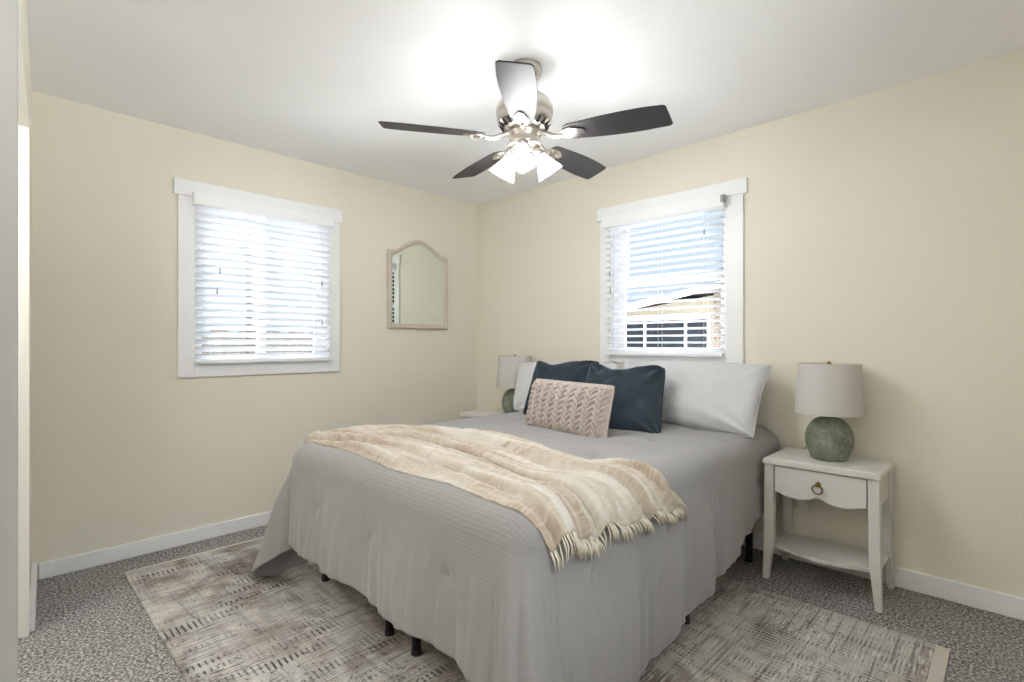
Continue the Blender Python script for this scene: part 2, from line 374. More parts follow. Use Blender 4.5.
# ------------------------------------------------------------------ windows and blinds
def window(name, M4, w0, w1, z0, z1, cas, head, rail_z, outer):
    """local frame: x along wall, y into the room, z up (M4 maps to the world)"""
    ci, cl, cb = cas
    g = G()
    # casing as the top-level structure mesh
    g.box((w0 - cl, 0, z0 - cb), (w0, .018, z1), M4).box((w1, 0, z0 - cb), (w1 + ci, .018, z1), M4)
    g.box((w0 - cl - .022, 0, z1), (w1 + ci + .022, .024, z1 + head), M4)
    g.box((w0, 0, z0 - cb), (w1, .018, z0), M4)
    win = struct(name, g, 'white_trim_paint', bevel=.003)
    # jamb liner
    g = G().box((w0, -.14, z0), (w0 + .012, .0, z1), M4).box((w1 - .012, -.14, z0), (w1, .0, z1), M4)
    g.box((w0 + .012, -.14, z1 - .012), (w1 - .012, 0, z1), M4).box((w0 + .012, -.14, z0), (w1 - .012, 0, z0 + .014), M4)
    mk('window_jamb', g, 'white_trim_paint', win)
    a0, a1, b0, b1 = w0 + .012, w1 - .012, z0 + .014, z1 - .012
    fr = G(); s = .05
    def sash(g, y0, y1, lo, hi):
        g.box((a0, y0, lo), (a0 + s, y1, hi), M4).box((a1 - s, y0, lo), (a1, y1, hi), M4)
        g.box((a0 + s, y0, hi - .042), (a1 - s, y1, hi), M4).box((a0 + s, y0, lo), (a1 - s, y1, lo + .042), M4)
    if rail_z:
        for nm, y0, y1, lo, hi in (('upper_sash', -.115, -.085, rail_z - .02, b1), ('lower_sash', -.084, -.054, b0, rail_z + .022)):
            g = G(); sash(g, y0, y1, lo, hi); sh = mk(nm, g, 'white_vinyl', win, bevel=.003)
            ym = (y0 + y1) / 2
            mk('glass_pane', G().box((a0 + s - .004, ym - .002, lo + .038), (a1 - s + .004, ym + .002, hi - .038), M4), 'window_glass', sh)
    else:
        mid = outer
        for y0, y1, lo, hi in ((-.115, -.085, a0, mid + .02), (-.084, -.054, mid - .02, a1)):
            g = G(); e = .042
            g.box((lo, y0, b0), (lo + e, y1, b1), M4).box((hi - e, y0, b0), (hi, y1, b1), M4)
            g.box((lo + e, y0, b1 - .045), (hi - e, y1, b1), M4).box((lo + e, y0, b0), (hi - e, y1, b0 + .045), M4)
            sh = mk('sliding_sash', g, 'white_vinyl', win, bevel=.003); ym = (y0 + y1) / 2
            mk('glass_pane', G().box((lo + e - .004, ym - .002, b0 + .04), (hi - e + .004, ym + .002, b1 - .04), M4), 'window_glass', sh)
    return win
ML = Matrix(((0, 1, 0, 0), (-1, 0, 0, 0), (0, 0, 1, 0), (0, 0, 0, 1)))      # local x -> -y world, local y -> +x
MR = Matrix(((1, 0, 0, 0), (0, -1, 0, 0), (0, 0, 1, 0), (0, 0, 0, 1)))      # local x -> x, local y -> -y
window('window_1', ML, 1.42, 2.25, 1.06, 2.05, (.085, .085, .078), .095, None, 1.84)
window('window_2', MR, 1.45, 2.26, 1.10, 2.06, (.097, .097, .05), .09, 1.605, None)

MX = Matrix(((0, -1, 0, XR), (1, 0, 0, 0), (0, 0, 1, 0), (0, 0, 0, 1)))
window('added_fill_window', MX, -2.85, -1.5, 1.20, 2.26, (.09, .09, .08), .09, None, -2.2)  # unseen window, added to bring more daylight onto ceiling and left wall

def blind(label, M4, w0, w1, ztop, zbot, tilt, n, tassels, wand, yc, holder):
    root = thing('window_blind', label, 'blind', tuple(M4 @ Vector(((w0 + w1) / 2, yc, zbot))))
    g = G().box((w0 - .004, yc + .028, ztop - .062), (w1 + .004, yc + .040, ztop + .012), M4)
    g.box((w0 - .004, yc - .028, ztop - .062), (w0 + .004, yc + .028, ztop + .012), M4).box((w1 - .004, yc - .028, ztop - .062), (w1 + .004, yc + .028, ztop + .012), M4)
    mk('valance', g, 'white_vinyl', root, bevel=.003)
    g = G().box((w0 + .006, yc - .026, ztop - .045), (w1 - .006, yc + .026, ztop), M4); mk('headrail', g, 'white_vinyl', root)
    g = G(); ct, stt = math.cos(tilt), math.sin(tilt); hw = .025
    z0s = zbot + .04; z1s = ztop - .075
    for i in range(n):
        z = z0s + (z1s - z0s) * i / (n - 1)
        pr = []
        for k_ in range(7):
            u = -1 + k_ / 3; cr = .003 * (1 - u * u)
            pr.append((u * hw * ct - cr * stt, u * hw * stt + cr * ct))
        ring = [(p[0], p[1] + .0014) for p in pr] + [(p[0], p[1] - .0014) for p in reversed(pr)]
        b = len(g.v)
        for xx in (w0 + .01, w1 - .01):
            for (yy, zz) in ring: g.v.append(tuple(M4 @ Vector((xx, yc + yy, z + zz))))
        m = len(ring)
        for q in range(m): g.f.append((b + q, b + (q + 1) % m, b + m + (q + 1) % m, b + m + q))
        g.f.append(tuple(b + q for q in range(m))[::-1]); g.f.append(tuple(b + m + q for q in range(m)))
    sl = mk('slats', g, 'white_blind_slat', root)
    g = G().box((w0 + .01, yc - .025, zbot), (w1 - .01, yc + .025, zbot + .018), M4); mk('bottom_rail', g, 'white_vinyl', root, bevel=.003)
    g = G(); w = w1 - w0
    for f in (.14, .5, .86):
        for dy in (-.0265, .0265):
            xx = w0 + w * f; g.tube([M4 @ Vector((xx, yc + dy, ztop - .05)), M4 @ Vector((xx, yc + dy, zbot + .01))], .0009, 5)
    mk('ladder_cord', g, 'white_plastic', root)
    for xx, zz in tassels:
        g = G().tube([M4 @ Vector((xx, yc + .036, ztop - .05)), M4 @ Vector((xx, yc + .036, zz))], .0011, 5)
        cd = mk('pull_cord', g, 'white_plastic', root)
        g = G().lathe([(0, .018), (.003, .016), (.004, 0), (.0055, -.018), (0, -.02)], 10, M4 @ Matrix.Translation((xx, yc + .036, zz)))
        mk('tassel', g, 'clear_tip', cd, smooth=True)
    if holder:
        g = G().box((w1 + .005, yc + .0, ztop - .04), (w1 + .0065, yc + .044, ztop + .004), M4).box((w1 - .012, yc + .041, ztop - .04), (w1 + .0065, yc + .0425, ztop + .004), M4)
        mk('valance_bracket', g, 'clear_tip', root)
    return root
blind('white slatted blind, nearly closed, over the window on the left wall beside the mirror', ML, 1.408, 2.262, 2.06, 1.065, math.radians(37), 21,
      [(2.13, 1.62), (2.145, 1.50), (1.492, 1.60), (1.492, 1.33)], None, .034, False)
blind('white slatted blind with open slats over the back wall window above the pillows', MR, 1.418, 2.262, 2.055, 1.105, math.radians(11), 20,
      [(1.475, 1.67), (1.482, 1.55), (2.15, 1.86)], None, .04, True)

# ------------------------------------------------------------------ outside
g = G().box((-30, -30, -.75), (30, 30, -.6)); struct('ground', g, 'pale_gravel')
ho = thing('neighbour_house', 'tan neighbouring house with white fascia and dark window, seen through the back window', 'house', (-.2, 4.0, -.6))
mk('wall', G().prism([(-2.6, -.6), (.50, -.6), (.50, 1.86), (-2.6, 1.50)], 1, 4.0, 7.0), 'tan_siding', ho)
mk('brick_pier', G().box((.50, 3.96, -.6), (.78, 7.0, 2.02)), 'brown_brickwork', ho)
mk('fascia', G().prism([(-2.7, 1.44), (-.95, 1.66), (.9, 1.98), (.9, 2.05), (-.95, 1.76), (-2.7, 1.54)], 1, 3.75, 3.80), 'eave_white', ho)
mk('roof', G().prism([(-2.7, 1.54), (-.95, 1.76), (.9, 2.05), (.9, 2.12), (-.4, 1.99), (-2.7, 1.9)], 1, 3.81, 7.2), 'grey_shingle', ho)
wd = mk('window', G().box((-1.6, 3.97, .55), (.44, 4.0, 1.60)), 'eave_white', ho)
for x0, x1 in ((-1.55, -1.16), (-1.10, -.60), (-.55, .06), (.11, .40)):
    mk('pane', G().box((x0, 3.955, .60), (x1, 3.969, 1.53)), 'dark_pane', wd)
po = tag(mk('utility_pole', G().tube([(-3.0, -.952, -.6), (-3.0, -.952, 2.62)], .03, 12).box((-3.03, -.99, 2.6), (-2.97, -.91, 2.66)), 'dark_post_wood'),
         'dark wooden post outside, seen between the slats of the left window', 'post')
fe = thing('garden_fence', 'low weathered fence outside the left window, barely visible between the lowest slats', 'fence', (-3.2, -.8, -.6))
g = G()
for i in range(30): g.box((-3.22, -2.2 + i * .1, -.55), (-3.2, -2.11 + i * .1, 1.34 + .02 * math.sin(i * 2.1)))
mk('fence_boards', g, 'weathered_fence', fe)
g = G().box((-3.26, -2.2, .9), (-3.22, .8, .98)).box((-3.26, -2.2, 0), (-3.22, .8, .08)); mk('fence_rail', g, 'dark_post_wood', fe)

# ------------------------------------------------------------------ rug
g = G().box((.255, -2.62, 0), (3.27, -.515, .010)); rug = mk('area_rug', g, 'distressed_rug_weave', None, bevel=.003)
tag(rug, 'large distressed grey and taupe area rug under the bed', 'rug')
for a_, b_ in ((3.268, 3.312), (.228, .257)):
    mk('rug_binding', G().box((a_, -2.62, 0), (b_, -.515, .009)), 'rug_binding', rug, bevel=.003)

# ------------------------------------------------------------------ bed frame + mattress
bf = thing('bed_frame', 'black metal platform bed frame with slim legs under the grey comforter', 'bed', (1.75, -1.05, 0))
g = G()
for x in (1.01, 1.76, 2.49):
    g.box((x - .015, -2.0, .30), (x + .015, -.06, .335))
for y in (-2.0, -1.05, -.08): g.box((1.0, y - .015, .30), (2.5, y + .015, .335))
mk('frame', g, 'black_steel', bf)
g = G()
for i in range(14): g.box((1.0, -1.95 + i * .14, .335), (2.5, -1.91 + i * .14, .345))
mk('slat_rack', g, 'black_steel', bf)
for x, y in ((1.054, -1.935), (1.69, -1.97), (1.875, -1.97), (2.46, -1.93), (2.50, -1.05), (2.46, -.21), (1.04, -1.05), (1.04, -.15), (1.7, -1.05), (1.86, -1.05), (1.78, -.15)):
    z0 = .0105 if y < -.52 else 0
    g = G().tube([(x, y, z0), (x, y, .30)], .0175, 16)
    lg = mk('leg', g, 'black_steel', bf)
    mk('foot_cap', G().tube([(x, y, z0), (x, y, z0 + .02)], .0195, 16), 'dark_slot', lg)
mt = mk('mattress', G().box((.99, -2.02, .346), (2.51, -.03, .645)), 'mattress_ticking', None, bevel=.05)
tag(mt, 'white mattress on the black bed frame, hidden under the grey comforter', 'mattress')

# ------------------------------------------------------------------ comforter
ZT = .695; RC = .10
IX0, IX1, IY = .985 + .065, 2.545 - RC, -2.075 + RC    # inset rectangle the cloth bends over
def sstep(a, b, x):
    t = max(0., min(1., (x - a) / (b - a))); return t * t * (3 - 2 * t)
TUFT = [(x, y) for x in (1.30, 1.76, 2.22, 2.72) for y in (-2.28, -1.80, -1.32, -.84, -.36) if not (x > 2.3 and y < -2)]
def drape(px, py, lift=0.0, wr=1.0):
    """sheet coordinates -> point on the draped comforter"""
    ox = px - IX1 if px > IX1 else (px - IX0 if px < IX0 else 0.0)
    oy = py - IY if py < IY else 0.0
    bx = min(max(px, IX0), IX1); by = max(py, IY)
    d = math.hypot(ox, oy)
    rc = RC + lift
    # top surface
    top = ZT + lift + wr * (.006 * nz(px * 2.2, py * 2.2, 1.3) + .004 * nz(px * 6, py * 6, 4.2) + .010 * (1 - sstep(0, .3, abs(px - 1.76) - .3)))
    dim = 0.0
    for tx, ty in TUFT:
        q = (px - tx) ** 2 + (py - ty) ** 2
        if q < .03 and lift == 0: dim += math.exp(-q / .0006) * .008 + math.exp(-q / .006) * .006
    if d < 1e-6:
        return Vector((px, py, top - dim))
    nx, ny = ox / d, oy / d; left = nx < 0
    phi = math.atan2(abs(nx), abs(ny)) if oy < 0 else PI / 2          # 0 = foot, 90 = side
    arc = rc * PI / 2
    if d < arc:
        a = d / rc; out = rc * math.sin(a); dn = rc * (1 - math.cos(a)); fall = 0.
    else:
        fall = d - arc; dn = rc + fall; out = rc
    pd = math.degrees(phi)
    flare = .035
    if oy < 0 and abs(nx) > 1e-4:
        if left:
            val = -.30 * math.exp(-((pd - 14) / 9) ** 2) + .33 * math.exp(-((pd - 50) / 17) ** 2) - .10 * math.exp(-((pd - 80) / 8) ** 2)
        else:
            val = .22 * math.exp(-((pd - 45) / 28) ** 2) + .035 * math.cos(pd / 90 * 2 * PI * 3.5) * math.sin(math.radians(pd * 2))
        flare += val * sstep(0, 7, pd) * (1 if left else sstep(90, 80, pd))
    elif ox > 0:
        flare = .03 - .05 * sstep(-.75, -.35, py)
    elif ox == 0: flare = .035
    # tangential coordinate for the hanging folds
    tcoord = px if ox == 0 else ((IX1 + phi * .25 + max(0., py - IY)) if not left else (IX0 - phi * .25 - max(0., py - IY)))
    amp = .020 * sstep(0, .3, fall)
    fold = amp * (math.sin(tcoord * 17 + 1.7 * math.sin(tcoord * 5)) * .4 + nz(tcoord * 5, fall * 1.2, 8.) * 1.2 + 1.1 * (.25 - abs(nz(tcoord * 9 + .8 * nz(tcoord * 3, fall * 3, 1.), fall * .9, 3.))) + .5 * nz(tcoord * 24, fall * 2, 3.))
    sw = .05 * math.sin(min(1., fall / .35) * PI / 2) * .35
    ang = math.atan(flare)
    out += fall * math.sin(ang) + fold + sw - dim * 1.4
    dn = (min(d, arc) if False else (rc * (1 - math.cos(min(d, arc) / rc)))) + fall * math.cos(ang)
    x = bx + nx * out; y = by + ny * out; z = top - dn + (-dim * .3)
    zmin = .016 + lift
    if z < zmin:
        ex = zmin - z; x += nx * ex * .5; y += ny * ex * .5; z = zmin + .012 * abs(nz(px * 14, py * 14, 2.))
    if py > -.46 and x > 2.548: x = 2.548 + (x - 2.548) * .1
    return Vector((x, y, z))
def hem_r(py): return IX1 + .44 + .22 * sstep(-.3, -1.9, py) if False else IX1 + .43 + .29 * max(0., min(1., (-.2 - py) / 1.4))
HF = IY - .50; HL = IX0 - .66
nu, nv = 300, 300
g = G(); uvs = []
def cf(i, j):
    v = j / (nv - 1); py = -.035 + (HF + .035) * v + .0
    u = i / (nu - 1); px = HL + (hem_r(py) - HL) * u
    pyy = py - (.03 * math.sin(px * 3.1 + .5) + .03 * (px - 1.7)) * sstep(IY, HF, py) if False else py
    py -= .06 * u * sstep(IY, HF, py); pyy = py
    for cx, sg in ((HL + .16, -1), (hem_r(HF) - .16, 1)):
        cy = HF + .16
        if (px - cx) * sg > 0 and py < cy:
            dx = abs(px - cx) / .16; dy = (cy - py) / .16; k1 = math.sqrt(max(.0, 1 - min(dy, 1) ** 2 / 2)); k2 = math.sqrt(max(0., 1 - min(dx, 1) ** 2 / 2))
            px = cx + sg * dx * k1 * .16; py = cy - dy * k2 * .16; pyy = py
    uvs.append((px, py))
    return drape(px, pyy)
g.grid(nu, nv, cf)
co = mk('comforter', g, 'grey_comforter_cloth', None, smooth=True, uvs=uvs)
so = co.modifiers.new('s', 'SOLIDIFY'); so.thickness = .016; so.offset = -1
tag(co, 'light grey ribbed comforter draped over the bed, one corner touching the rug', 'comforter')

# ------------------------------------------------------------------ throw blanket with fringe
def tw_edges(px):
    """front and back y of the throw at sheet x"""
    pts_b = [(.7, -1.76), (.97, -1.74), (1.24, -1.47), (1.69, -1.36), (2.31, -1.40), (2.64, -1.34), (2.78, -1.18)]
    pts_f = [(.7, -2.0), (1.0, -2.0), (1.8, -2.03), (2.3, -2.03), (2.6, -2.02), (2.78, -2.02)]
    def ip(p):
        if px <= p[0][0]: return p[0][1]
        for a, b in zip(p, p[1:]):
            if px <= b[0]: return a[1] + (b[1] - a[1]) * sstep(0, 1, (px - a[0]) / (b[0] - a[0]))
        return p[-1][1]
    return ip(pts_f), ip(pts_b)
TX0, TX1 = .90, 2.685
def throw_pt(s, t, extra=0.0):
    px = TX0 + (TX1 - TX0) * s + extra + s * (.09 * t - .055)
    f, b = tw_edges(px)
    px2 = px - (.02 * t)
    w = t + .035 * math.sin(px * 3.3 + t * 7) * math.sin(PI * t) + .02 * nz(px * 3, t * 4, 6.)
    py = f + (b - f) * w
    # long soft pleats along the blanket
    q = t * 3.3 + .28 * math.sin(px * 2.3 + 1) + .35 * nz(px * 1.6, t * 1.5, 9.) + .72
    fr = q - math.floor(q); fstep = sstep(0, .09, fr) * (1 - .85 * sstep(.09, .95, fr))
    pl = abs(math.sin(t * 19 + 1.2 * math.sin(px * 2.7)))
    lift = .012 + (.034 * fstep + .012 * (1 - pl) ** 2) * sstep(0, .05, t) * sstep(0, .06, 1 - t) + .005 * (nz(px * 9, t * 16, 2.) + .5) + .005 * nz(px * 26, t * 40, 5.)
    side = max(0., px - IX1 - .1)
    lift += side * .06 * (1 + .8 * math.sin(t * 21 + 1))
    # comforter shape (without foot roll-over): keep on top along the foot edge
    return drape(px2, max(py, IY - .09), lift)
g = G(); uvs = []; nu2, nv2 = 260, 150
def tf(i, j):
    s = i / (nu2 - 1); t = j / (nv2 - 1)
    uvs.append((s * 2.0, t * .62)); return throw_pt(s, t)
g.grid(nu2, nv2, tf)
th = mk('throw_blanket', g, 'cream_gauze_throw', None, smooth=True, uvs=uvs)
so = th.modifiers.new('s', 'SOLIDIFY'); so.thickness = .005; so.offset = 1
tag(th, 'cream and beige fringed gauze throw laid across the foot of the bed', 'blanket')
g = G(); rr = random.Random(3)
for i in range(150):
    t = (i + rr.random() * .7) / 150
    p0 = throw_pt(1., t, -.004); p1 = throw_pt(1., t, .02); dirv = (p1 - p0).normalized()
    L = .045 + .02 * rr.random(); clump = round(t * 40) / 40
    tgt = throw_pt(1., t + (clump - t) * .55, 0) + (dirv + Vector((0, 0, -.8))).normalized() * L
    tgt += Vector((.006 * rr.random() + .004, (rr.random() - .5) * .012, 0))
    midp = (p0 + tgt) / 2 + Vector((.006, (rr.random() - .5) * .008, .002))
    g.tube([p0, midp, tgt], [.0022, .0026, .0014], 5)
fr = mk('fringe', g, 'cream_fringe_yarn', th, smooth=True)

# ------------------------------------------------------------------ pillows
def pillow_mesh(w, h, t, nu=72, nv=56, pinch=.06, seed=0, wr=.008, flange=0., knit=False, ears=1.0, rcn=.06, dent=0.0, dc=0.0, shear=0.0):
    g = G(); edge = []
    def P(u, v, sgn):
        # edges bow inwards, corners stay out
        pu = 1 - pinch * (1 - abs(v) ** 2.2); pv = 1 - pinch * (1 - abs(u) ** 2.2) * (w / h) ** .3
        rc = 1 - rcn * (abs(u) * abs(v)) ** 5
        x = u * w / 2 * pu * rc - shear * (v + 1) / 2; y = v * h / 2 * pv * rc
        y -= dent * math.exp(-((u - dc) / .42) ** 2) * ((v + 1) / 2) ** 2.5
        a = max(0., 1 - abs(u) ** 2.6); b = max(0., 1 - abs(v) ** 2.6)
        z = t / 2 * (a * b) ** .42
        e = min(1., (a * b) * 2.2)
        z += wr * e * (nz(x * 7 + seed, y * 7, seed * 1.7 + sgn) + .5 * nz(x * 17 + seed, y * 15, seed + sgn))
        # gathered creases that radiate from the corners
        for cx in (-1, 1):
            for cy in (-1, 1):
                dx, dy = 1 - u * cx, 1 - v * cy; rr_ = math.hypot(dx, dy)
                if rr_ < .9: z += .5 * wr * ears * math.sin(math.atan2(dy, dx) * 9 + seed) * sstep(.9, .3, rr_) * sstep(0, .2, rr_)
        return x, y, z
    n1, n2 = nu, nv
    def top(i, j):
        u = math.sin((i / (n1 - 1) * 2 - 1) * PI / 2) * .6 + (i / (n1 - 1) * 2 - 1) * .4; v = math.sin((j / (n2 - 1) * 2 - 1) * PI / 2) * .6 + (j / (n2 - 1) * 2 - 1) * .4
        if knit: u, v = i / (n1 - 1) * 2 - 1, j / (n2 - 1) * 2 - 1
        x, y, z = P(u, v, 1)
        if knit:
            # chunky leaning braids: columns of paired leaning stitches
            cw = .066; cx = (x / cw) % 1.0; s_ = abs(cx - .5) * 2          # 0 centre, 1 border
            ph = (y / .030 + s_ * 1.15 + (int(math.floor(x / cw)) % 2) * .5)
            st_ = abs(math.sin(ph * PI)); lob = (1 - (1 - st_) ** 2) * (.35 + .65 * abs(math.sin(PI * min(1, max(0, s_ * .92 + .04)))))
            ea = min(1., (1 - abs(u)) * 12, (1 - abs(v)) * 8)
            z += .021 * lob * ea + .004 * nz(x * 45, y * 45, 1.)
        return (x, y, z)
    def bot(i, j):
        u = math.sin((i / (n1 - 1) * 2 - 1) * PI / 2) * .6 + (i / (n1 - 1) * 2 - 1) * .4; v = math.sin((j / (n2 - 1) * 2 - 1) * PI / 2) * .6 + (j / (n2 - 1) * 2 - 1) * .4
        if knit: u, v = i / (n1 - 1) * 2 - 1, j / (n2 - 1) * 2 - 1
        x, y, z = P(u, v, -1); return (x, y, -z)
    g.grid(n1, n2, top); nb = len(g.v); g.grid(n1, n2, bot)
    # stitch rims
    def ring():
        r = [(i, 0) for i in range(n1)] + [(n1 - 1, j) for j in range(1, n2)] + [(i, n2 - 1) for i in range(n1 - 2, -1, -1)] + [(0, j) for j in range(n2 - 2, 0, -1)]
        return [j * n1 + i for i, j in r]
    r = ring()
    for a, b in zip(r, r[1:] + r[:1]): g.f.append((a, b, b + nb, a + nb))
    rim = [tuple((Vector(g.v[a]) + Vector(g.v[a + nb])) / 2) for a in r]
    return g, rim
def frame(bl, br, tl):
    """matrix with x along bottom edge, y up the face, z towards the viewer; centre placed from corners"""
    bl, br, tl = Vector(bl), Vector(br), Vector(tl)
    ex = (br - bl).normalized(); ey = (tl - bl); ey = (ey - ex * ey.dot(ex)).normalized(); ez = ex.cross(ey)
    m = Matrix((ex, ey, ez)).transposed().to_4x4(); return m, bl, ex, ey, ez
def pillow(name, label, mat, bl, br, tl, h, t, cat='pillow', group=None, rimmat=None, rimr=.004, **kw):
    w = (Vector(br) - Vector(bl)).length
    g, rim = pillow_mesh(w, h, t, **kw)
    m, b0, ex, ey, ez = frame(bl, br, tl)
    m.translation = b0 + ex * w / 2 + ey * h / 2
    g.v = [tuple(p) for p in g.v]
    o = mk(name, g, mat, None, smooth=True)
    o.matrix_world = m; o['_o'] = (0, 0, 0)
    tag(o, label, cat, group)
    gp = G(); pts = rim + rim[:1]; gp.tube(pts, rimr, 6, cap=False)
    pp = mk('piping' if 'sham' not in name else 'seam', gp, rimmat or mat, None, smooth=True); pp.parent = o
    return o
pillow('pillow_sham', 'long white pillow at the right head of the bed, below the window', 'white_cotton',
       (1.60, -.335, .70), (2.545, -.375, .70), (1.60, -.085, 1.08), .44, .23, seed=3, rcn=.02, pinch=.045, wr=.012, nu=90)
pillow('pillow_sham', 'white pillow at the left head of the bed, mostly hidden behind the navy cushions', 'white_cotton',
       (.92, -.49, .70), (1.80, -.385, .72), (.90, -.15, 1.05), .46, .20, seed=8, pinch=.04, wr=.012, shear=.17, nu=90)
pillow('throw_cushion', 'navy velvet square cushion behind the knitted one, the left of the two', 'navy_velvet',
       (1.16, -.64, .695), (1.62, -.53, .695), (1.08, -.44, 1.06), .435, .17, 'cushion', seed=5, pinch=.055, wr=.024, dent=.035, dc=-.35)
pillow('throw_cushion', 'navy velvet square cushion on the right, leaning on the right white pillow', 'navy_velvet',
       (1.735, -.80, .695), (2.195, -.685, .68), (1.60, -.53, 1.06), .475, .19, 'cushion', shear=.055, seed=11, pinch=.055, wr=.026, dent=.055, dc=-.1)
pillow('throw_cushion', 'small oblong chunky-knit taupe cushion in front of the navy cushions', 'taupe_knit',
       (1.475, -.925, .695), (2.065, -1.0, .69), (1.445, -.855, .96), .288, .13, 'cushion', seed=2, rcn=.03, pinch=.02, wr=.004, nu=260, nv=150, knit=True, rimr=.007)

# ------------------------------------------------------------------ nightstand (two)
def nightstand(label):
    x0, x1, yf, yb, h = 2.588, 3.065, -.365, -.03, .613
    r = thing('nightstand', label, 'nightstand', ((x0 + x1) / 2, (yf + yb) / 2, 0), 'white nightstands beside the bed')
    # top slab with clipped, rounded ends
    ol = [(x0 - .006, h - .034), (x0 - .006, h - .018), (x0 - .001, h - .006), (x0 + .012, h), (x1 - .012, h), (x1 + .001, h - .006), (x1 + .006, h - .018), (x1 + .006, h - .034)]
    mk('tabletop', G().prism(ol, 1, yf - .012, yb + .008), 'white_furniture_paint', r, bevel=.006)
    # legs: square upper, tapered foot
    for x, sx in ((x0, 1), (x1, -1)):
        for y, sy in ((yf, 1), (yb, -1)):
            g = G(); a = .044
            def sec(z, w, wx0=0):
                X0, X1 = (x, x + sx * w) if sx > 0 else (x - w, x); Y0, Y1 = (y, y + w) if sy > 0 else (y - w, y)
                return [(X0, Y0, z), (X1, Y0, z), (X1, Y1, z), (X0, Y1, z)]
            secs = [[(p[0] - sx * .010, p[1], p[2]) for p in sec(0, .028)], [(p[0] - sx * .004, p[1], p[2]) for p in sec(.20, .044)], sec(h - .034, .044)]
            vs = [p for s_ in secs for p in s_]; fs = [(3, 2, 1, 0), (8, 9, 10, 11)]
            for k_ in range(2):
                for q in range(4): fs.append((k_ * 4 + q, k_ * 4 + (q + 1) % 4, k_ * 4 + 4 + (q + 1) % 4, k_ * 4 + 4 + q))
            g.add(vs, fs); mk('leg', g, 'white_furniture_paint', r, bevel=.004)
    zt = h - .036
    def scallop(u, base, amp):      # u 0..1 -> z of the lower edge
        # ogee: high at ends, belly, centre point
        q = abs(u - .5) * 2
        return base - .010 * math.sin(PI * min(1, max(0, (1 - q) * 1.0))) ** 1.5 * 1.2 + .016 * math.exp(-(q / .16) ** 2) + .007 * math.exp(-((1 - q - .08) / .1) ** 2)
    lx0, lx1 = x0 + .046, x1 - .046
    g = G().box((lx0, yf + .022, h - .17), (lx0 - 0 + (lx1 - lx0), yf + .03, zt))
    g.box((x0 + .01, yf + .044, h - .17), (x0 + .028, yb - .044, zt)).box((x1 - .028, yf + .044, h - .17), (x1 - .01, yb - .044, zt)).box((lx0, yb - .03, h - .17), (lx1, yb - .012, zt))
    mk('apron', g, 'white_furniture_paint', r, bevel=.002)
    # drawer front with scalloped lower edge
    n = 48; top = [(lx0 + .002, zt - .004), (lx1 - .002, zt - .004)]
    low = [(lx1 - .002 - (lx1 - lx0 - .004) * i / n, scallop(i / n, h - .174, .034)) for i in range(n + 1)]
    dr = mk('drawer', G().prism(top + low, 1, yf + .002, yf + .020), 'white_furniture_paint', r, bevel=.002)
    cx = (x0 + x1) / 2; zc = h - .108
    RM = Matrix.Translation((cx, yf + .002, zc + .012)) @ Matrix.Rotation(PI / 2, 4, 'X')
    kb = mk('knob', G().lathe([(0, 0), (.012, 0), (.012, .003), (.006, .006), (.006, .016), (.009, .020), (.006, .026), (0, .027)], 20, RM), 'brass', dr, smooth=True)
    ring = [(cx + .021 * math.cos(a), yf - .013 - .002 * math.sin(a), zc - .010 + .021 * math.sin(a)) for a in [2 * PI * i / 28 for i in range(29)]]
    mk('ring_pull', G().tube(ring, .0034, 8, cap=False), 'brass', dr, smooth=True)
    # lower shelf with wavy front and back edge
    def wav(u): return .028 * math.cos(2 * PI * (u - .5)) * 1.0
    n = 40
    fe_ = [(x0 + .01 + (x1 - x0 - .02) * i / n, yf + .036 - wav(i / n) * .9 - 0.0) for i in range(n + 1)]
    be_ = [(x1 - .01 - (x1 - x0 - .02) * i / n, yb - .02 - (.012 - .4 * wav(i / n))) for i in range(n + 1)]
    mk('shelf', G().prism(fe_ + be_, 2, .142, .160), 'white_furniture_paint', r, bevel=.003)
    return r
ns = nightstand('white nightstand with drawer and shelf standing right of the bed under the lamp')
ns2 = copy_tree(ns); ns2.location.x = .455; ns2.location.y += .0
ns2['label'] = 'white nightstand left of the bed in the corner, almost hidden behind the comforter'

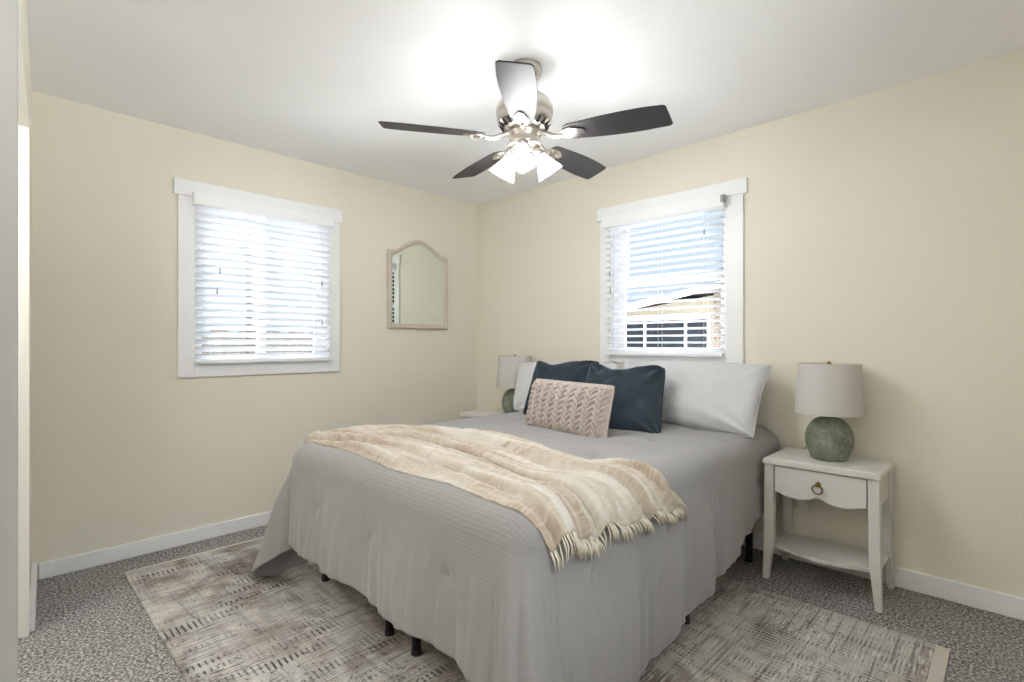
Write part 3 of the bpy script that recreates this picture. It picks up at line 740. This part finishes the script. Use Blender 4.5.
# ------------------------------------------------------------------ table lamps (two)
def table_lamp(label):
    cx, cy, z0 = 2.835, -.20, .6135
    r = thing('table_lamp', label, 'lamp', (cx, cy, z0), 'green ceramic table lamps')
    TR = Matrix.Translation((cx, cy, z0))
    prof = [(0, .0), (.070, 0), (.078, .004)]
    for i in range(1, 25):
        a = -.80 + (1.40 + .80) * i / 24; prof.append((.104 * math.cos(a) ** .8, .098 + .112 * math.sin(a)))
    prof = [p for p in prof if p[1] >= 0]
    prof += [(.014, prof[-1][1] + .002), (0, prof[-1][1] + .002)]
    mk('base', G().lathe(prof, 56, TR), 'sage_glazed_ceramic', r, smooth=True)
    mk('neck', G().lathe([(0, .205), (.012, .205), (.012, .245), (.018, .25), (.018, .29), (0, .29)], 20, TR), 'brass', r, smooth=True)
    g = G()
    for s_ in (-1, 1):
        g.tube([TR @ Vector((s_ * x, 0, z)) for x, z in ((.014, .25), (.05, .28), (.06, .34), (.05, .42), (.012, .468), (0, .47))], .0018, 6)
    mk('harp', g, 'brass', r, smooth=True)
    mk('bulb', G().lathe([(0, .29), (.013, .29), (.014, .31), (.028, .345), (.030, .365), (.022, .388), (0, .398)], 24, TR), 'white_plastic', r, smooth=True)
    zb, zt = .226, .461; rb, rt = .147, .134; th_ = .0016
    sh = mk('lamp_shade', G().lathe([(rb, zb), (rt, zt), (rt - th_, zt), (rb - th_, zb)], 72, TR, closed=True), 'linen_shade', r, smooth=True)
    e = sh.modifiers.new('e', 'EDGE_SPLIT'); e.split_angle = .5
    for z, rad in ((zb, rb), (zt, rt)):
        g = G(); g.lathe([(rad + .0012, z - .001), (rad + .0012, z + .009), (rad - .002, z + .009), (rad - .002, z - .001)], 72, TR, closed=True)
        mk('shade_trim', g, 'linen_shade', sh)
    g = G()
    for k_ in range(3):
        a = 2 * PI * k_ / 3 + .4; g.tube([TR @ Vector((.006 * math.cos(a), .006 * math.sin(a), .454)), TR @ Vector(((rt - .003) * math.cos(a), (rt - .003) * math.sin(a), .457))], .0015, 6)
    mk('spider', g, 'brass', sh)
    mk('finial', G().lathe([(0, .456), (.008, .458), (.006, .464), (.009, .472), (.006, .480), (0, .482)], 18, TR), 'brass', r, smooth=True)
    return r
lp = table_lamp('table lamp with round sage green base on the right nightstand')
lp2 = copy_tree(lp); lp2.location = (.650, -.175, .6135)
lp2['label'] = 'table lamp with sage green base in the corner behind the left pillow'

# cord and inline switch hanging behind the right nightstand
cd = thing('lamp_cord', 'cord with white plastic plug block hanging behind the right nightstand', 'cord', (2.68, -.03, .55))
pts = [(2.78, -.10, .616), (2.74, -.06, .623), (2.70, -.02, .626), (2.67, -.0145, .60), (2.655, -.020, .50), (2.650, -.024, .42), (2.656, -.026, .36)]
def smooth_path(p, n=6):
    p = [Vector(q) for q in p]; o = []
    for i in range(len(p) - 1):
        a, b, c, d_ = p[max(i - 1, 0)], p[i], p[i + 1], p[min(i + 2, len(p) - 1)]
        for k_ in range(n):
            t = k_ / n; o.append(.5 * ((2 * b) + (c - a) * t + (2 * a - 5 * b + 4 * c - d_) * t * t + (3 * b - a - 3 * c + d_) * t ** 3))
    o.append(p[-1]); return o
mk('cable', G().tube(smooth_path(pts), .0028, 8), 'grey_cord', cd, smooth=True)
Mb = Matrix.Translation((2.672, -.034, .325)) @ Matrix.Rotation(-.45, 4, 'Y')
mk('plug_block', G().box((-.022, -.014, -.045), (.022, .014, .045), Mb), 'white_plastic', cd, bevel=.006)

# ------------------------------------------------------------------ wall mirror
y0, y1, zb_, zs_, zp = -.936, -.356, 1.302, 1.915, 2.027
def arch(u, inset):
    # u 0..1 across the outline ; flat ears then ogee to a rounded centre
    q = 1 - abs(u - .5) * 2
    return zs_ + (zp - zs_) * sstep(.12, 1.0, q) ** .85 - inset
def outline(ins, n=48):
    a, b = y0 + ins, y1 - ins
    pts = [(a, zb_ + ins), (b, zb_ + ins)]
    for i in range(n + 1):
        yy = b + (a - b) * i / n; u = (yy - y0) / (y1 - y0); pts.append((yy, arch(u, ins)))
    return pts
mi = thing('wall_mirror', 'arched wall mirror in a whitewashed frame hanging on the left wall by the corner', 'mirror', (0, -.646, 1.3))
prof = [(0, .002), (0, .018), (.006, .024), (.020, .024), (.030, .016), (.040, .012), (.040, .002)]
rings = []
for ins, xx in prof: rings.append([(xx, p[0], p[1]) for p in outline(ins)])
g = G(); n = len(rings[0])
g.grid(n, len(rings), lambda i, j: rings[j][i], cu=True, cv=True)
mk('mirror_frame', g, 'whitewashed_taupe_wood', mi, bevel=0)
mk('mirror_glass', G().prism(outline(.034), 0, .003, .009), 'mirror_glass', mi)

mi.rotation_euler.z = math.radians(-.8); mi.location.x = .006

# ------------------------------------------------------------------ ceiling fan
FX, FY = 1.894, -1.392
fan = thing('ceiling_fan', 'brushed nickel ceiling fan with five dark blades and three lit glass shades', 'ceiling fan', (FX, FY, H))
TF = Matrix.Translation((FX, FY, 0))
mk('canopy', G().lathe([(0, H - .001), (.078, H - .001), (.080, H - .012), (.070, H - .045), (.050, H - .065), (.030, H - .075), (0, H - .075)], 48, TF), 'brushed_nickel', fan, smooth=True)
mk('downrod', G().lathe([(0, H - .07), (.014, H - .07), (.014, 2.30), (0, 2.30)], 24, TF), 'brushed_nickel', fan, smooth=True)
hs = mk('motor_housing', G().lathe([(0, 2.315), (.05, 2.315), (.085, 2.305), (.115, 2.282), (.130, 2.25), (.130, 2.225), (.122, 2.205), (.126, 2.198), (.118, 2.178), (.09, 2.158), (.07, 2.150), (0, 2.150)], 64, TF), 'brushed_nickel', fan, smooth=True)
g = G()
for k_ in range(20):
    a = 2 * PI * k_ / 20 + .1
    Mx = TF @ Matrix.Rotation(a, 4, 'Z') @ Matrix.Translation((.1075, 0, 2.170)) @ Matrix.Rotation(math.radians(36), 4, 'Y')
    g.box((-.004, -.0055, -.016), (.004, .0055, .016), Mx)
mk('vent_slots', g, 'dark_slot', hs)
mk('switch_housing', G().lathe([(0, 2.150), (.074, 2.150), (.076, 2.140), (.078, 2.132), (.070, 2.126), (.070, 2.098), (.076, 2.092), (.072, 2.082), (.03, 2.076), (0, 2.076)], 56, TF), 'brushed_nickel', fan, smooth=True)
pitch = math.radians(13)
for k_ in range(5):
    a = math.radians(-50 + 72 * k_)
    Mb = TF @ Matrix.Rotation(a, 4, 'Z') @ Matrix.Translation((0, 0, 2.113)) @ Matrix.Rotation(-pitch, 4, 'X')
    # blade outline in local x (radius) / y
    n = 40; up, lo = [], []
    for i in range(n + 1):
        t = i / n; x = .185 + t * (.632 - .185)
        w = .048 + .026 * math.sin(min(1., t / .72) * PI / 2) - .006 * sstep(.75, 1, t)
        if t < .06: w *= math.sqrt(max(0.02, 1 - ((.06 - t) / .06) ** 2)) * .45 + .55
        if t > .965: w *= .84 + .16 * math.sqrt(max(0., 1 - ((t - .965) / .035) ** 2))
        up.append((x + (.012 if t > .9 else 0) * 1, w)); lo.append((x - (.006 if t > .9 else 0), -w))
    bl = mk('blade', G().prism(lo + up[::-1], 2, 0.0, .006, Mb), 'espresso_blade', fan, bevel=.0015)
    # bracket: neck from the hub, leaf-shaped plate under the blade
    g = G(); N = 24; oL = []
    for i in range(N + 1):
        t = i / N; x = .165 + t * .115
        oL.append((x, .012 + .026 * math.sin(PI * min(1, t * 1.02)) ** 1.2 * (1 - .3 * t)))
    ring_ = [(x, w) for x, w in oL] + [(x, -w) for x, w in oL[::-1]]
    g.prism(ring_, 2, -.007, -.0005, Mb)
    mk('blade_bracket', g.tube([TF @ Matrix.Rotation(a, 4, 'Z') @ Vector(q) for q in ((.07, 0, 2.138), (.11, 0, 2.120), (.145, 0, 2.106), (.185, 0, 2.104))], [.012, .011, .011, .009], 12), 'brushed_nickel', bl, bevel=.001)
    for dx, dy in ((.20, .013), (.20, -.013), (.245, 0)):
        g = G(); g.lathe([(0, -.0105), (.0035, -.010), (.005, -.007), (0, -.007)], 10, Mb @ Matrix.Translation((dx, dy, 0)))
        mk('screw', g, 'brushed_nickel', bl)
base_a = math.atan2(-.7134, .7008) - math.radians(8)
for k_ in range(3):
    a = base_a + 2 * PI * k_ / 3
    arm0 = TF @ Matrix.Rotation(a, 4, 'Z')
    tilt = math.radians(36)
    hp = Vector((.062, 0, 2.070))
    Ms = arm0 @ Matrix.Translation(hp) @ Matrix.Rotation(PI - tilt, 4, 'Y')     # local +z points down/outwards
    g = G().tube([arm0 @ Vector(q) for q in ((.03, 0, 2.085), (.048, 0, 2.084), (.062, 0, 2.074), (.068, 0, 2.062))], .009, 12)
    g.lathe([(0, -.012), (.018, -.012), (.024, -.004), (.026, .022), (.022, .024), (0, .024)], 28, Ms)
    ar = mk('light_arm', g, 'brushed_nickel', fan, smooth=True)
    pr = [(.024, .012), (.030, .030), (.038, .055), (.050, .085), (.062, .112), (.067, .125)]
    nn = 72
    def shf(i, j, pr=pr, Ms=Ms):
        L_ = pr if True else pr
        m = len(pr); q = j if j < m else 2 * m - 1 - j; r_, z_ = pr[q]; r_ -= 0 if j < m else .0022
        aa = 2 * PI * i / nn; r_ *= 1 + .018 * math.cos(aa * 18) * (j < m) + (.035 * math.cos(aa * 6) if q == m - 1 else 0)
        return Ms @ Vector((r_ * math.cos(aa), r_ * math.sin(aa), z_))
    g = G().grid(nn, 2 * len(pr), shf, cu=True, cv=True)
    mk('glass_shade', g, 'ribbed_lamp_glass', ar, smooth=True)
    mk('bulb', G().lathe([(0, .024), (.012, .025), (.013, .04), (.024, .062), (.027, .080), (.020, .098), (0, .106)], 28, Ms), 'lit_bulb', ar, smooth=True)
    ld = bpy.data.lights.new('bulb_light', 'POINT'); ld.energy = BULB_W; ld.color = (.98, .985, 1); ld.shadow_soft_size = .08
    lo_ = bpy.data.objects.new('bulb_light', ld); COL.objects.link(lo_); lo_.location = Ms @ Vector((0, 0, .118)); 
for dx, dy, L_ in ((.018, -.02, .10), (-.015, .02, .085)):
    g = G().tube([(FX + dx, FY + dy, 2.078), (FX + dx, FY + dy, 2.078 - L_)], .0012, 6)
    ch = mk('pull_chain', g, 'brushed_nickel', fan)
    mk('pull_knob', G().lathe([(0, 0), (.004, -.003), (.0055, -.014), (.004, -.024), (0, -.026)], 14, Matrix.Translation((FX + dx, FY + dy, 2.078 - L_))), 'brushed_nickel', ch, smooth=True)

for o in bpy.data.objects:
    if '_o' in o: del o['_o']
